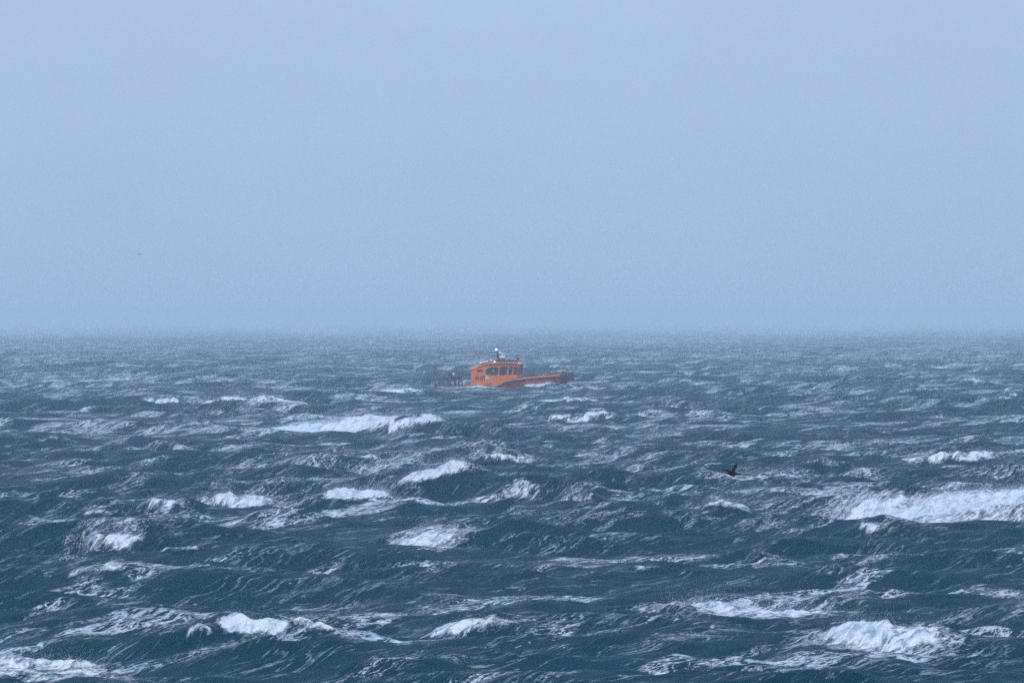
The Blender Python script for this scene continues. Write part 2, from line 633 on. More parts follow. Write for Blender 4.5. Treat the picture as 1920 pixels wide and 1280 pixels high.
# ------------------------------------------------------------------ blown spray over the crests
def spray():
    idx = np.nonzero((cap > 0.45) & (np.abs(np.arctan2(X, Y)) < 0.085) & (dist > 95) & (dist < 1500))[0]
    w = cap[idx] * CELL[idx] ** 1.1 * (dist[idx] / 300.0) ** -0.8 * smooth(90, 250, dist[idx])
    w /= w.sum()
    n = 95000
    pick = RNG.choice(idx, n, p=w)
    far = np.nonzero((np.abs(np.arctan2(X, Y)) < 0.085) & (dist > 420) & (dist < 7000) & (PZ > 0.0))[0]
    mist = smooth(0.50, 0.78, fbm(X[far] / 34.0, Y[far] / 130.0, 301, 4)) * CELL[far] / dist[far] * (0.4 + dist[far] / 2200.0)
    nf = 100000
    fpick = RNG.choice(far, nf, p=mist / mist.sum())
    n += nf
    pick = np.concatenate([pick, fpick])
    size = 0.0022 + 0.000020 * dist[pick]
    size = size * RNG.uniform(0.5, 1.5, n)
    hgt = RNG.exponential(0.14, n) * RNG.uniform(0.3, 1.6, n)
    size[:-nf] *= 0.8
    size[-nf:] = 0.000046 * dist[fpick] * RNG.uniform(0.5, 1.4, nf)
    hgt[-nf:] = RNG.exponential(0.40, nf) * (1 + 0.0009 * dist[fpick])
    side = RNG.normal(0, 0.12, n)
    side[-nf:] = RNG.normal(0, 1.5, nf)
    drift = hgt * RNG.uniform(-1.2, 1.2, n) + RNG.normal(0, 0.08, n)
    c = np.stack([PX[pick] + side + WIND[0] * drift,
                  PY[pick] + RNG.normal(0, 0.12, n) + WIND[1] * drift * 0.6,
                  PZ[pick] + hgt], 1)
    base = np.array([[1, 1, 1], [-1, -1, 1], [-1, 1, -1], [1, -1, -1]], float) * 0.6
    rot = RNG.normal(size=(n, 1, 3)) * 0.25
    v = c[:, None, :] + (base[None] + rot) * size[:, None, None]
    f = np.array([[0, 1, 2], [0, 3, 1], [0, 2, 3], [1, 3, 2]])
    tri = (f[None] + 4 * np.arange(n)[:, None, None]).reshape(-1, 3)
    me = np_mesh('sea_spray', v.reshape(-1, 3), tri, None, False)
    o = bpy.data.objects.new('sea_spray', me)
    COL.objects.link(o)
    o['kind'] = 'stuff'
    o['label'] = 'fine white spray torn off the breaking crests by the wind'
    m, t, b = new_mat('spray_droplet')
    b.inputs['Base Color'].default_value = (0.74, 0.78, 0.82, 1)
    b.inputs['Roughness'].default_value = 0.6
    me.materials.append(m)


spray()
# ------------------------------------------------------------------ helpers for the boat and the birds
def link(name, me, mat, parent=None, smooth_shade=False):
    o = bpy.data.objects.new(name, me)
    COL.objects.link(o)
    if mat is not None:
        me.materials.append(mat)
    if parent is not None:
        o.parent = parent
    if smooth_shade:
        me.polygons.foreach_set('use_smooth', [True] * len(me.polygons))
    return o


def from_bm(name, bm, mat, parent=None, smooth_shade=False):
    bmesh.ops.recalc_face_normals(bm, faces=bm.faces)
    me = bpy.data.meshes.new(name)
    bm.to_mesh(me)
    bm.free()
    return link(name, me, mat, parent, smooth_shade)


def bm_box(bm, c, s, rot=None, bevel=0.0):
    r = bmesh.ops.create_cube(bm, size=1)
    M = Matrix.Translation(c)
    if rot is not None:
        M = M @ rot
    M = M @ Matrix.Diagonal((*s, 1))
    bmesh.ops.transform(bm, matrix=M, verts=r['verts'])
    if bevel:
        es = list({e for v in r['verts'] for e in v.link_edges})
        bmesh.ops.bevel(bm, geom=es, offset=bevel, segments=2, affect='EDGES', profile=0.6)


def bm_tube(bm, pts, rad, n=8):
    """tube along points; rad a number or one per point; ends closed"""
    pts = [Vector(p) for p in pts]
    rads = rad if isinstance(rad, (list, tuple)) else [rad] * len(pts)
    rings = []
    for i, p in enumerate(pts):
        d = (pts[min(i + 1, len(pts) - 1)] - pts[max(i - 1, 0)]).normalized()
        up = Vector((0, 0, 1)) if abs(d.z) < 0.9 else Vector((1, 0, 0))
        a = d.cross(up).normalized()
        b = d.cross(a).normalized()
        rings.append([bm.verts.new(p + (a * math.cos(2 * math.pi * k / n) + b * math.sin(2 * math.pi * k / n)) * rads[i])
                      for k in range(n)])
    for r0, r1 in zip(rings, rings[1:]):
        for k in range(n):
            bm.faces.new((r0[k], r0[(k + 1) % n], r1[(k + 1) % n], r1[k]))
    bm.faces.new(rings[0])
    bm.faces.new(rings[-1])


def bm_drum(bm, c, axis, r, h, n=20, round_=0.0):
    a = Vector(axis).normalized()
    c = Vector(c)
    if round_:
        bm_tube(bm, [c - a * h / 2, c - a * (h / 2 - round_), c + a * (h / 2 - round_), c + a * h / 2],
                [r - round_, r, r, r - round_], n)
    else:
        bm_tube(bm, [c - a * h / 2, c + a * h / 2], r, n)


# ------------------------------------------------------------------ the pilot boat
S0 = 0.00797
PITCH = R(2.5)


def P(cx, cy):
    """side-elevation drawing units to metres in the boat's own frame (X forward, Z up)"""
    dx = (cx - 130) * S0
    dz = (600 - cy) * S0
    return dx * math.cos(PITCH) + dz * math.sin(PITCH), -dx * math.sin(PITCH) + dz * math.cos(PITCH)


def interp(tab, x):
    xs, ys = zip(*tab)
    return float(np.interp(x, xs, ys))


ORANGE = paint('orange_topside_paint', (0.82, 0.165, 0.012), 0.38, var=0.08, scale=1.4, grime=(0.48, 0.075, 0.02))
HULLRED = paint('red_hull_paint', (0.46, 0.042, 0.030), 0.42, var=0.10, scale=1.2, grime=(0.25, 0.022, 0.02))
DARKRED = paint('dark_red_paint_and_shade', (0.30, 0.032, 0.022), 0.5, var=0.08)  # red paint of small parts, and the shade painted under the eave
RUBBER = paint('black_rubber', (0.018, 0.020, 0.024), 0.75, var=0.1, scale=4, grime=(0.04, 0.042, 0.045))
DARKMET = paint('dark_metal', (0.014, 0.018, 0.022), 0.5, var=0.1, scale=5)
WHITEP = paint('white_gelcoat', (0.80, 0.80, 0.79), 0.35, var=0.05, grime=(0.6, 0.6, 0.58))
DECKM = paint('grey_deck', (0.14, 0.09, 0.085), 0.8, var=0.1)
LETTER = paint('dark_lettering', (0.10, 0.018, 0.022), 0.5, var=0.04)
INTER = paint('dark_interior', (0.045, 0.05, 0.065), 0.8, var=0.05)


def glass_mat():
    m, t, b = new_mat('cabin_glass')
    out = t.nodes['Material Output']
    tr = t.nodes.new('ShaderNodeBsdfTransparent')
    tr.inputs['Color'].default_value = (0.50, 0.57, 0.62, 1)
    gl = t.nodes.new('ShaderNodeBsdfGlossy')
    gl.inputs['Roughness'].default_value = 0.03
    gl.inputs['Color'].default_value = (0.9, 0.95, 1, 1)
    fr = t.nodes.new('ShaderNodeFresnel')
    fr.inputs['IOR'].default_value = 1.5
    mx = t.nodes.new('ShaderNodeMixShader')
    t.links.new(fr.outputs[0], mx.inputs[0])
    t.links.new(tr.outputs[0], mx.inputs[1])
    t.links.new(gl.outputs[0], mx.inputs[2])
    t.links.new(mx.outputs[0], out.inputs['Surface'])
    t.nodes.remove(b)
    return m


GLASS = glass_mat()


def lamp_mat(name, col, s):
    m, t, b = new_mat(name)
    b.inputs['Base Color'].default_value = (0.9, 0.9, 0.9, 1)
    b.inputs['Emission Color'].default_value = (*col, 1)
    b.inputs['Emission Strength'].default_value = s
    return m


LAMPW = lamp_mat('lit_white_lamp', (1.0, 0.93, 0.80), 5.0)
LAMPY = lamp_mat('lit_yellow_green_lamp', (0.75, 0.85, 0.12), 0.9)

boat = bpy.data.objects.new('pilot_boat', None)
COL.objects.link(boat)
boat['label'] = 'orange pilot boat with black fender and dark-windowed cabin ploughing through the waves'
boat['category'] = 'boat'
boat.rotation_mode = 'XYZ'
BEAM = [(0, 1.75), (1.0, 1.9), (5, 2.0), (8.5, 1.9), (10.5, 1.6), (11.8, 1.12), (12.5, 0.70), (12.95, 0.12)]
ZF = [(0, -0.07), (1.5, -0.13), (3.75, -0.20), (5.0, -0.24), (5.7, -0.25), (6.15, -0.10), (6.8, 0.17), (7.75, 0.30),
      (9.36, 0.39), (11.9, 0.44), (13.0, 0.44)]
ZB = [(0, 0.02), (5.7, -0.14), (6.8, 0.34), (8.0, 0.52), (12.0, 0.72), (13.0, 0.74)]
KEEL = [(0, -1.0), (8, -1.25), (10.5, -1.0), (11.8, -0.55), (12.5, -0.15), (12.95, 0.20)]
CHINE = [(0, -0.75), (8, -0.72), (11, -0.45), (12.95, 0.26)]


def beam(x):
    return interp(BEAM, x)


def build_boat():
    # hull
    bm = bmesh.new()
    st = [0, 0.6, 1.5, 3, 4.5, 5.4, 5.8, 6.15, 6.5, 6.9, 7.75, 8.5, 9.4, 10.2, 11, 11.6, 12.1, 12.5, 12.8, 12.95]
    rings = []
    for x in st:
        b, zf, zk, zc = beam(x), interp(ZF, x), interp(KEEL, x), interp(CHINE, x)
        half = [(0, zk), (b * 0.42, zk * 0.55 + zc * 0.45), (b * 0.84, zc), (b * 0.93, zc * 0.5 + zf * 0.5), (b, zf)]
        ring = [(-y, z) for y, z in reversed(half[1:])] + half
        rings.append([bm.verts.new((x, y, z)) for y, z in ring])
    for r0, r1 in zip(rings, rings[1:]):
        for k in range(len(r0) - 1):
            bm.faces.new((r0[k], r0[k + 1], r1[k + 1], r1[k]))
    bm.faces.new(rings[0])
    bm.faces.new(rings[-1])
    from_bm('hull', bm, HULLRED, boat)
    # deck
    bm = bmesh.new()
    rows_ = [[bm.verts.new((x, s * (beam(x) - 0.02), interp(ZF, x) + 0.02)) for s in (-1, -0.4, 0.4, 1)] for x in st[:-1]]
    for r0, r1 in zip(rows_, rows_[1:]):
        for k in range(3):
            bm.faces.new((r0[k], r0[k + 1], r1[k + 1], r1[k]))
    dk = from_bm('deck', bm, DECKM, boat)
    so = dk.modifiers.new('thick', 'SOLIDIFY')
    so.thickness = 0.03
    # bulwark above the fender
    for s in (-1, 1):
        bm = bmesh.new()
        prev = None
        for x in [0.2, 1.5, 3, 4.5, 5.4, 5.8, 6.15, 6.5, 6.9, 7.75, 8.5, 9.4, 10.2, 11, 11.6, 12.0, 12.4]:
            b = beam(x)
            zf, zb = interp(ZF, x), max(interp(ZB, x), interp(ZF, x) + 0.05)
            q = [bm.verts.new((x, s * (b - 0.01), zf)), bm.verts.new((x, s * (b - 0.07), zb)),
                 bm.verts.new((x, s * (b - 0.13), zb)), bm.verts.new((x, s * (b - 0.10), zf))]
            if prev:
                for k in range(3):
                    bm.faces.new((prev[k], prev[k + 1], q[k + 1], q[k]))
            prev = q
        from_bm('bulwark', bm, ORANGE, boat)
        # rubber capping pieces along its top
        for x0, x1 in ((7.3, 8.25), (8.6, 9.85), (10.6, 11.55)):
            bm = bmesh.new()
            xs = np.linspace(x0, x1, 6)
            bm_tube(bm, [(x, s * (beam(x) - 0.10), interp(ZB, x) + 0.01) for x in xs], 0.042, 8)
            from_bm('rail_capping', bm, RUBBER, boat, True)
        # the long rubber fender
        bm = bmesh.new()
        xs = np.concatenate([np.linspace(0.1, 5.6, 9), np.linspace(5.75, 7.2, 9), np.linspace(7.6, 12.2, 12)])
        bm_tube(bm, [(x, s * (beam(x) + 0.03), interp(ZF, x)) for x in xs], 0.09, 10)
        from_bm('side_fender', bm, RUBBER, boat, True)
        # boarding steps in the side
        for x0, x1, z in ((3.35, 4.0, -0.05), (4.55, 5.35, 0.02)):
            bm = bmesh.new()
            bm_box(bm, ((x0 + x1) / 2, s * 1.93, z), (x1 - x0, 0.16, 0.16), bevel=0.03)
            from_bm('boarding_step', bm, DARKRED, boat)
    # bow fender: heavy ribbed block bent round the stem
    bm = bmesh.new()
    rings = []
    na = 25
    for i in range(na):
        a = math.pi * (i / (na - 1)) - math.pi / 2
        cxx, cyy = 11.95 + 1.02 * math.cos(a) ** 0.75 if abs(math.cos(a)) > 1e-6 else 11.95, 1.10 * math.sin(a)
        nx, ny = math.cos(a), math.sin(a)
        ring = []
        rib = 0.02 if i % 2 else -0.015
        for k in range(14):
            t = 2 * math.pi * k / 14
            rr_ = (0.17 + rib) * math.copysign(abs(math.cos(t)) ** 0.6, math.cos(t))
            zz = 0.40 * math.copysign(abs(math.sin(t)) ** 0.75, math.sin(t))
            zc = 0.42 + 0.08 * max(0, 1 - (cxx - 11.95)) * 0
            ring.append(bm.verts.new((cxx + nx * rr_ - 0.05, cyy + ny * rr_, zc + zz * (0.72 + 0.28 * nx))))
        rings.append(ring)
    for r0, r1 in zip(rings, rings[1:]):
        for k in range(14):
            bm.faces.new((r0[k], r0[(k + 1) % 14], r1[(k + 1) % 14], r1[k]))
    bm.faces.new(rings[0])
    bm.faces.new(rings[-1])
    from_bm('bow_fender', bm, RUBBER, boat, True)
    # foredeck cap filling the bow
    bm = bmesh.new()
    bm_box(bm, (12.15, 0, 0.5), (1.2, 1.5, 0.22), bevel=0.05)
    from_bm('bow_deck', bm, ORANGE, boat)
    for y in (-0.55, 0.55):
        bm = bmesh.new()
        x, z = P(1634, 445)
        bm_tube(bm, [(x, y, z - 0.1), (x, y, z + 0.24)], 0.05, 10)
        bm_tube(bm, [(x, y - 0.13, z + 0.17), (x, y + 0.13, z + 0.17)], 0.035, 8)
        from_bm('mooring_bitt', bm, DARKMET, boat, True)
        bm = bmesh.new()
        for dxx, lean in ((0.26, 0.12), (0.40, 0.16)):
            bm_tube(bm, [(x + dxx, y, z - 0.05), (x + dxx + 0.02, y, z + 0.14), (x + dxx + lean, y, z + 0.27)],
                    [0.035, 0.03, 0.025], 8)
        from_bm('bow_roller_horn', bm, DARKMET, boat, True)
    # stern fender
    bm = bmesh.new()
    bm_tube(bm, [(0.95, -1.93, 0.0), (0.35, -1.86, 0.04), (0.02, -1.5, 0.07), (-0.04, 0, 0.08),
                 (0.02, 1.5, 0.07), (0.35, 1.86, 0.04), (0.95, 1.93, 0.0)], [0.15, 0.24, 0.26, 0.26, 0.26, 0.24, 0.15], 12)
    bm_box(bm, (0.7, 0, 0.02), (1.2, 3.3, 0.18), bevel=0.04)
    from_bm('stern_fender', bm, RUBBER, boat, False)

    # ---------------- cabin
    def wy(z):
        return 1.66 - 0.10 * max(0, z)

    outline = [(540, 604), (548, 520), (556, 445), (552, 410), (521, 392), (522, 380), (600, 376), (640, 352),
               (700, 336), (760, 324), (840, 314), (900, 311), (1000, 312), (1095, 316), (1132, 330), (1128, 352),
               (1120, 400), (1108, 460), (1106, 496), (1060, 508), (990, 533), (940, 560), (895, 595), (860, 608),
               (700, 618), (620, 612)]
    wins = [
        [(725, 420), (728, 400), (745, 383), (775, 368), (820, 361), (862, 361), (876, 369), (878, 400), (873, 446),
         (865, 457), (800, 456), (755, 452), (735, 442)],
        [(893, 380), (906, 359), (988, 355), (994, 362), (979, 440), (971, 455), (897, 458), (889, 446)],
        [(1010, 357), (1052, 357), (1047, 385), (1036, 449), (999, 451)],
        [(1067, 357), (1119, 357), (1103, 454), (1056, 451)],
    ]
    for s in (-1, 1):
        bm = bmesh.new()
        edges = []
        for loop in [outline] + wins:
            vs = [bm.verts.new((P(*p)[0], s * wy(P(*p)[1]), P(*p)[1])) for p in loop]
            for k in range(len(vs)):
                edges.append(bm.edges.new((vs[k], vs[(k + 1) % len(vs)])))
        bmesh.ops.triangle_fill(bm, use_beauty=True, use_dissolve=False, edges=edges)
        # keep only faces outside the window openings
        kill = []
        for f in bm.faces:
            c = f.calc_center_median()
            for wdw in wins:
                poly = [P(*p) for p in wdw]
                inside = False
                j = len(poly) - 1
                for i in range(len(poly)):
                    if (poly[i][1] > c.z) != (poly[j][1] > c.z) and \
                            c.x < (poly[j][0] - poly[i][0]) * (c.z - poly[i][1]) / (poly[j][1] - poly[i][1]) + poly[i][0]:
                        inside = not inside
                    j = i
                if inside:
                    kill.append(f)
                    break
        if kill:
            bmesh.ops.delete(bm, geom=kill, context='FACES_ONLY')
        wall = from_bm('cabin_side', bm, ORANGE, boat)
        so = wall.modifiers.new('thick', 'SOLIDIFY')
        so.thickness = 0.06
        so.offset = 0
        for wdw in wins:
            pts = [P(*p) for p in wdw]
            mx_, mz_ = sum(p[0] for p in pts) / len(pts), sum(p[1] for p in pts) / len(pts)
            bm = bmesh.new()
            vs = [bm.verts.new((p[0], s * (wy(p[1]) - 0.015), p[1])) for p in pts]
            bm.faces.new(vs)
            pane = from_bm('window', bm, GLASS, boat)
            so = pane.modifiers.new('thick', 'SOLIDIFY')
            so.thickness = 0.012
            bm = bmesh.new()
            n = len(pts)
            outer = [bm.verts.new((p[0] + (p[0] - mx_) * 0.02, s * (wy(p[1]) + 0.034), p[1] + (p[1] - mz_) * 0.04)) for p in pts]
            inner = [bm.verts.new((mx_ + (p[0] - mx_) * 0.90, s * (wy(p[1]) + 0.034), mz_ + (p[1] - mz_) * 0.90)) for p in pts]
            for k in range(n):
                bm.faces.new((outer[k], outer[(k + 1) % n], inner[(k + 1) % n], inner[k]))
            fr = from_bm('frame', bm, RUBBER, pane)
            so = fr.modifiers.new('thick', 'SOLIDIFY')
            so.thickness = 0.03
        # dark strip under the eave: shade of the roof overhang put into the colour
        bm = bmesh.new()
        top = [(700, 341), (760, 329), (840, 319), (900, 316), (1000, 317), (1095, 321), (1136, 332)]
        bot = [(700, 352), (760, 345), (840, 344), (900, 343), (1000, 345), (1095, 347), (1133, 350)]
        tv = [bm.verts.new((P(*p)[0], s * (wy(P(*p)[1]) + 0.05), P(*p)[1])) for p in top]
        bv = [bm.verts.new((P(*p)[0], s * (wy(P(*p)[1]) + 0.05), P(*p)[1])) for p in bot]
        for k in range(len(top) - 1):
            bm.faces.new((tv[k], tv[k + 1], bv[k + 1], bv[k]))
        vb = from_bm('eave_shade_band', bm, DARKRED, boat)
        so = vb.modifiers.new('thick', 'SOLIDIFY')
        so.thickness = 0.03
        # louvred vent
        x0, z0 = P(622, 419)
        x1, z1 = P(690, 392)
        bm = bmesh.new()
        bm_box(bm, ((x0 + x1) / 2, s * (wy(0.5 * (z0 + z1)) + 0.045), (z0 + z1) / 2), (x1 - x0, 0.03, z1 - z0))
        vent = from_bm('air_vent', bm, DARKRED, boat)
        for k in range(4):
            bm = bmesh.new()
            bm_box(bm, ((x0 + x1) / 2, s * (wy(0.5 * (z0 + z1)) + 0.072), z0 + (z1 - z0) * (k + 0.5) / 4),
                   (x1 - x0 - 0.06, 0.02, 0.028), Matrix.Rotation(R(25) * s, 4, 'X'))
            from_bm('louvre', bm, RUBBER, vent)
        # lettering
        cu = bpy.data.curves.new('lettering', 'FONT')
        cu.body = 'PILOT'
        cu.size = 0.62
        cu.extrude = 0.008
        cu.offset = 0.012
        cu.align_x = 'CENTER'
        cu.align_y = 'CENTER'
        tmp = bpy.data.objects.new('tmp', cu)
        COL.objects.link(tmp)
        bpy.context.view_layer.update()
        me = bpy.data.meshes.new_from_object(tmp.evaluated_get(bpy.context.evaluated_depsgraph_get()))
        me.name = 'lettering'
        bpy.data.objects.remove(tmp)
        lx, lz = P(662, 502)
        o = link('lettering', me, LETTER, boat)
        wid = max(v.co.x for v in me.vertices) - min(v.co.x for v in me.vertices)
        o.scale = (0.95 / wid, 1.0, 1.0)
        o.location = (lx, s * (wy(lz) + 0.043), lz)
        o.rotation_euler = (R(90 + 5.7 * 1) if s < 0 else R(90 + 5.7), 0, 0 if s < 0 else R(180))
        # round crest
        ex, ez = P(742, 490)
        bm = bmesh.new()
        bm_drum(bm, (ex, s * (wy(ez) + 0.045), ez), (0, 1, 0), 0.165, 0.03, 24)
        em = from_bm('round_crest', bm, WHITEP, boat)
        bm = bmesh.new()
        bm_tube(bm, [(ex, s * (wy(ez) + 0.065), ez - 0.08), (ex, s * (wy(ez) + 0.065), ez + 0.07)], 0.018, 6)
        bm_tube(bm, [(ex - 0.05, s * (wy(ez) + 0.065), ez + 0.035), (ex + 0.05, s * (wy(ez) + 0.065), ez + 0.035)], 0.013, 6)
        bm_tube(bm, [(ex - 0.07, s * (wy(ez) + 0.065), ez - 0.03), (ex, s * (wy(ez) + 0.065), ez - 0.085),
                     (ex + 0.07, s * (wy(ez) + 0.065), ez - 0.03)], 0.013, 6)
        from_bm('anchor_mark', bm, RUBBER, em)
    # end walls
    def cross(name, a, b_, mat, th=0.06, half=None, parent=boat):
        (xa, za), (xb, zb) = P(*a), P(*b_)
        bm = bmesh.new()
        h = half or 1
        vs = [bm.verts.new((xa, -(wy(za) - 0.02) * h, za)), bm.verts.new((xa, (wy(za) - 0.02) * h, za)),
              bm.verts.new((xb, (wy(zb) - 0.02) * h, zb)), bm.verts.new((xb, -(wy(zb) - 0.02) * h, zb))]
        bm.faces.new(vs)
        o = from_bm(name, bm, mat, parent)
        so = o.modifiers.new('thick', 'SOLIDIFY')
        so.thickness = th
        so.offset = 0
        return o
    cross('aft_wall', (543, 604), (556, 445), ORANGE)
    cross('aft_wall', (556, 445), (552, 408), ORANGE)
    cross('aft_overhang', (552, 408), (523, 388), ORANGE)
    cross('front_wall', (1106, 500), (1108, 458), ORANGE)
    cross('windshield', (1109, 456), (1128, 352), GLASS, 0.012)
    for y in (-1.6, -0.55, 0.55, 1.6):
        (xa, za), (xb, zb) = P(1109, 458), P(1130, 350)
        bm = bmesh.new()
        k = (wy(1.4)) / 1.66
        bm_tube(bm, [(xa, y * 0.985, za), (xb, y * 0.93, zb)], 0.05, 6)
        from_bm('window_post', bm, DARKRED, boat)
    # door in the aft wall
    bm = bmesh.new()
    (xa, za), (xb, zb) = P(543, 598), P(555, 425)
    bm_box(bm, ((xa + xb) / 2 - 0.06, 0.4, (za + zb) / 2), (0.05, 0.75, zb - za), Matrix.Rotation(math.atan2(xb - xa, zb - za), 4, 'Y'), 0.015)
    dr = from_bm('door', bm, DARKRED, boat)
    bm = bmesh.new()
    bm_tube(bm, [(xa - 0.07, 0.12, 0.55), (xa - 0.07, 0.12, 0.75)], 0.02, 6)
    from_bm('handle', bm, DARKMET, dr)
    # roof
    bm = bmesh.new()
    line = [(519, 384), (600, 375), (640, 351), (700, 334), (760, 321), (840, 311), (900, 308), (1000, 309), (1095, 313), (1140, 328)]
    prev = None
    for p in line:
        x, z = P(*p)
        ring = []
        for y, dz in ((-1.62, -0.045), (-1.60, 0.0), (-0.8, 0.045), (0, 0.06), (0.8, 0.045), (1.60, 0.0), (1.62, -0.045), (0, -0.05)):
            ring.append(bm.verts.new((x, y, z + dz)))
        if prev:
            for k in range(8):
                bm.faces.new((prev[k], prev[(k + 1) % 8], ring[(k + 1) % 8], ring[k]))
        else:
            bm.faces.new(ring)
        prev = ring
    bm.faces.new(prev)
    from_bm('roof', bm, ORANGE, boat)
    # inside the cabin
    bm = bmesh.new()
    xa, za = P(580, 600)
    xb, zb = P(878, 360)
    bm_box(bm, ((xa + xb) / 2, 0, (za + 0.1 + zb - 0.25) / 2 + 0.05), (xb - xa - 0.1, 2.6, zb - za - 0.35))
    from_bm('interior_locker', bm, INTER, boat)
    bm = bmesh.new()
    xl, zl = P(815, 408)
    bm_box(bm, (xl, -1.37, zl), (0.22, 0.05, 0.13), Matrix.Rotation(R(-25), 4, 'Y'), 0.02)
    from_bm('cabin_lamp', bm, LAMPY, boat)
    bm = bmesh.new()
    xc, zc = P(1060, 478)
    bm_box(bm, (xc, 0, zc - 0.25), (0.55, 2.8, 0.75), bevel=0.05)
    from_bm('helm_console', bm, INTER, boat)
    for y in (-0.75, 0.75):
        x, z = P(915, 470)
        bm = bmesh.new()
        bm_box(bm, (x + 0.22, y, z - 0.12), (0.5, 0.5, 0.14), bevel=0.04)
        bm_box(bm, (x + 0.0, y, z + 0.30), (0.14, 0.5, 0.85), bevel=0.05)
        bm_tube(bm, [(x + 0.22, y, z - 0.9), (x + 0.22, y, z - 0.15)], 0.06, 8)
        from_bm('helm_seat', bm, INTER, boat)

    # ---------------- things fixed on the roof
    def T(cx, cy, y=0.0):
        x, z = P(cx, cy)
        return (x, y, z)
    for y in (-1.15, 1.15):
        bm = bmesh.new()
        path = [(655, 342), (665, 332), (700, 320), (760, 305), (820, 297), (900, 296), (1000, 297), (1100, 299), (1106, 312)]
        bm_tube(bm, [T(a, b_, y) for a, b_ in path], 0.05, 8)
        for cx_, cy_, cb in ((700, 320, 336), (760, 305, 323), (840, 297, 313), (930, 296, 310), (1020, 297, 312)):
            bm_tube(bm, [T(cx_, cy_, y), T(cx_, cb, y)], 0.022, 6)
        from_bm('roof_rail', bm, DARKMET, boat, True)
    bm = bmesh.new()
    bm_tube(bm, [T(862, 308), T(852, 240), T(846, 210), T(836, 168)], [0.13, 0.095, 0.08, 0.05], 8)
    bm_tube(bm, [T(848, 222), T(893, 221)], 0.045, 8)
    bm_tube(bm, [(T(850, 228)[0], -0.55, T(850, 228)[2]), (T(850, 228)[0], 0.55, T(850, 228)[2])], 0.035, 8)
    mast = from_bm('mast', bm, DARKMET, boat, True)
    bm = bmesh.new()
    bm_drum(bm, T(833, 159), (0, 0, 1), 0.065, 0.15, 12, 0.03)
    from_bm('masthead_lamp', bm, LAMPW, mast, True)
    bm = bmesh.new()
    bm_drum(bm, T(875, 198), (0, 0, 1), 0.11, 0.24, 14, 0.06)
    bm_tube(bm, [T(875, 214), T(875, 222)], 0.03, 6)
    from_bm('satellite_dome', bm, WHITEP, mast, True)
    bm = bmesh.new()
    bm_box(bm, T(902, 288), (0.52, 0.6, 0.26), bevel=0.05)
    ped = from_bm('radar_mount', bm, DARKMET, boat)
    bm = bmesh.new()
    bm_drum(bm, T(900, 250), (0, 0, 1), 0.31, 0.25, 24, 0.07)
    from_bm('radar_dome', bm, WHITEP, ped, True)
    bm = bmesh.new()
    bm_drum(bm, (T(828, 299)[0], -1.2, T(828, 299)[2]), (1, 0, 0.6), 0.05, 0.11, 12, 0.02)
    from_bm('roof_lamp', bm, LAMPW, boat, True)
    bm = bmesh.new()
    bm_tube(bm, [(T(828, 310)[0], -1.2, T(828, 312)[2]), (T(828, 306)[0], -1.2, T(828, 305)[2])], 0.03, 6)
    from_bm('lamp_foot', bm, DARKMET, boat)
    for (a, b_), rad, ln, yy in (((655, 322), 0.16, 0.8, 0.0), ((700, 311), 0.13, 0.7, -0.35), ((730, 303), 0.12, 0.7, -0.35), ((768, 298), 0.10, 0.6, 0.3)):
        bm = bmesh.new()
        x, y, z = T(a, b_, yy)
        bm_drum(bm, (x, y, z), (0, 1, 0), rad, ln, 16, 0.04)
        can = from_bm('raft_canister', bm, WHITEP, boat, True)
        for dy in (-0.25, 0.25):
            bm = bmesh.new()
            bm_drum(bm, (x, y + dy * ln, z), (0, 1, 0), rad + 0.012, 0.05, 16)
            from_bm('strap', bm, DARKMET, can)
    bm = bmesh.new()
    bm_drum(bm, T(747, 286, -0.4), (0.5, 1, 0.8), 0.06, 0.26, 10, 0.03)
    from_bm('marker_float', bm, paint('faded_orange_plastic', (0.55, 0.22, 0.12), 0.6), boat, True)
    for a, b_, y in ((1000, 278, -0.6), (1088, 268, 0.5)):
        bm = bmesh.new()
        bm_drum(bm, T(a, b_, y), (1, 0, 0.15), 0.10, 0.2, 14, 0.03)
        bm_tube(bm, [T(a, b_, y), T(a - 2, 302, y)], 0.03, 8)
        sl = from_bm('searchlight', bm, DARKMET, boat, True)
        bm = bmesh.new()
        bm_drum(bm, (T(a, b_)[0] + 0.10, y, T(a, b_)[2] + 0.015), (1, 0, 0.15), 0.08, 0.02, 14)
        from_bm('lens', bm, WHITEP, sl)
    bm = bmesh.new()
    bm_tube(bm, [T(1066, 300, 0.1), T(1086, 262, 0.1)], 0.018, 6)
    bm_box(bm, T(1090, 260, 0.1), (0.24, 0.1, 0.07), bevel=0.02)
    from_bm('wind_sensor', bm, DARKMET, boat)
    for y in (-1.2, 1.2):                                  # pale stanchions on the after end of the roof
        bm = bmesh.new()
        bm_tube(bm, [T(535, 382, y), T(538, 360, y), T(600, 352, y), T(630, 350, y)], 0.02, 6)
        bm_tube(bm, [T(575, 378, y), T(575, 355, y)], 0.018, 6)
        from_bm('after_roof_rail', bm, WHITEP, boat, True)

    # ---------------- rescue gantry over the after deck
    bm = bmesh.new()
    for y in (-1.35, 1.35):
        sh = 0 if y < 0 else 14
        bm_tube(bm, [T(205 + sh, 606, y), T(207 + sh, 535, y), T(222 + sh, 505, y), T(255 + sh, 493, y), T(330, 488, y), T(404, 488, y)], 0.066, 8)
        bm_tube(bm, [T(225 + sh, 512, y), T(262 + sh, 506, y), T(300, 500, y), T(400, 494, y)], 0.046, 6)
        bm_tube(bm, [T(290 + sh * 0.5, 492, y), T(297 + sh * 0.5, 612, y)], 0.062, 8)
        bm_tube(bm, [T(357 + sh, 492, y), T(346 + sh, 612, y)], 0.078, 8)
        bm_tube(bm, [T(386, 492, y), T(398, 606, y)], 0.045, 8)
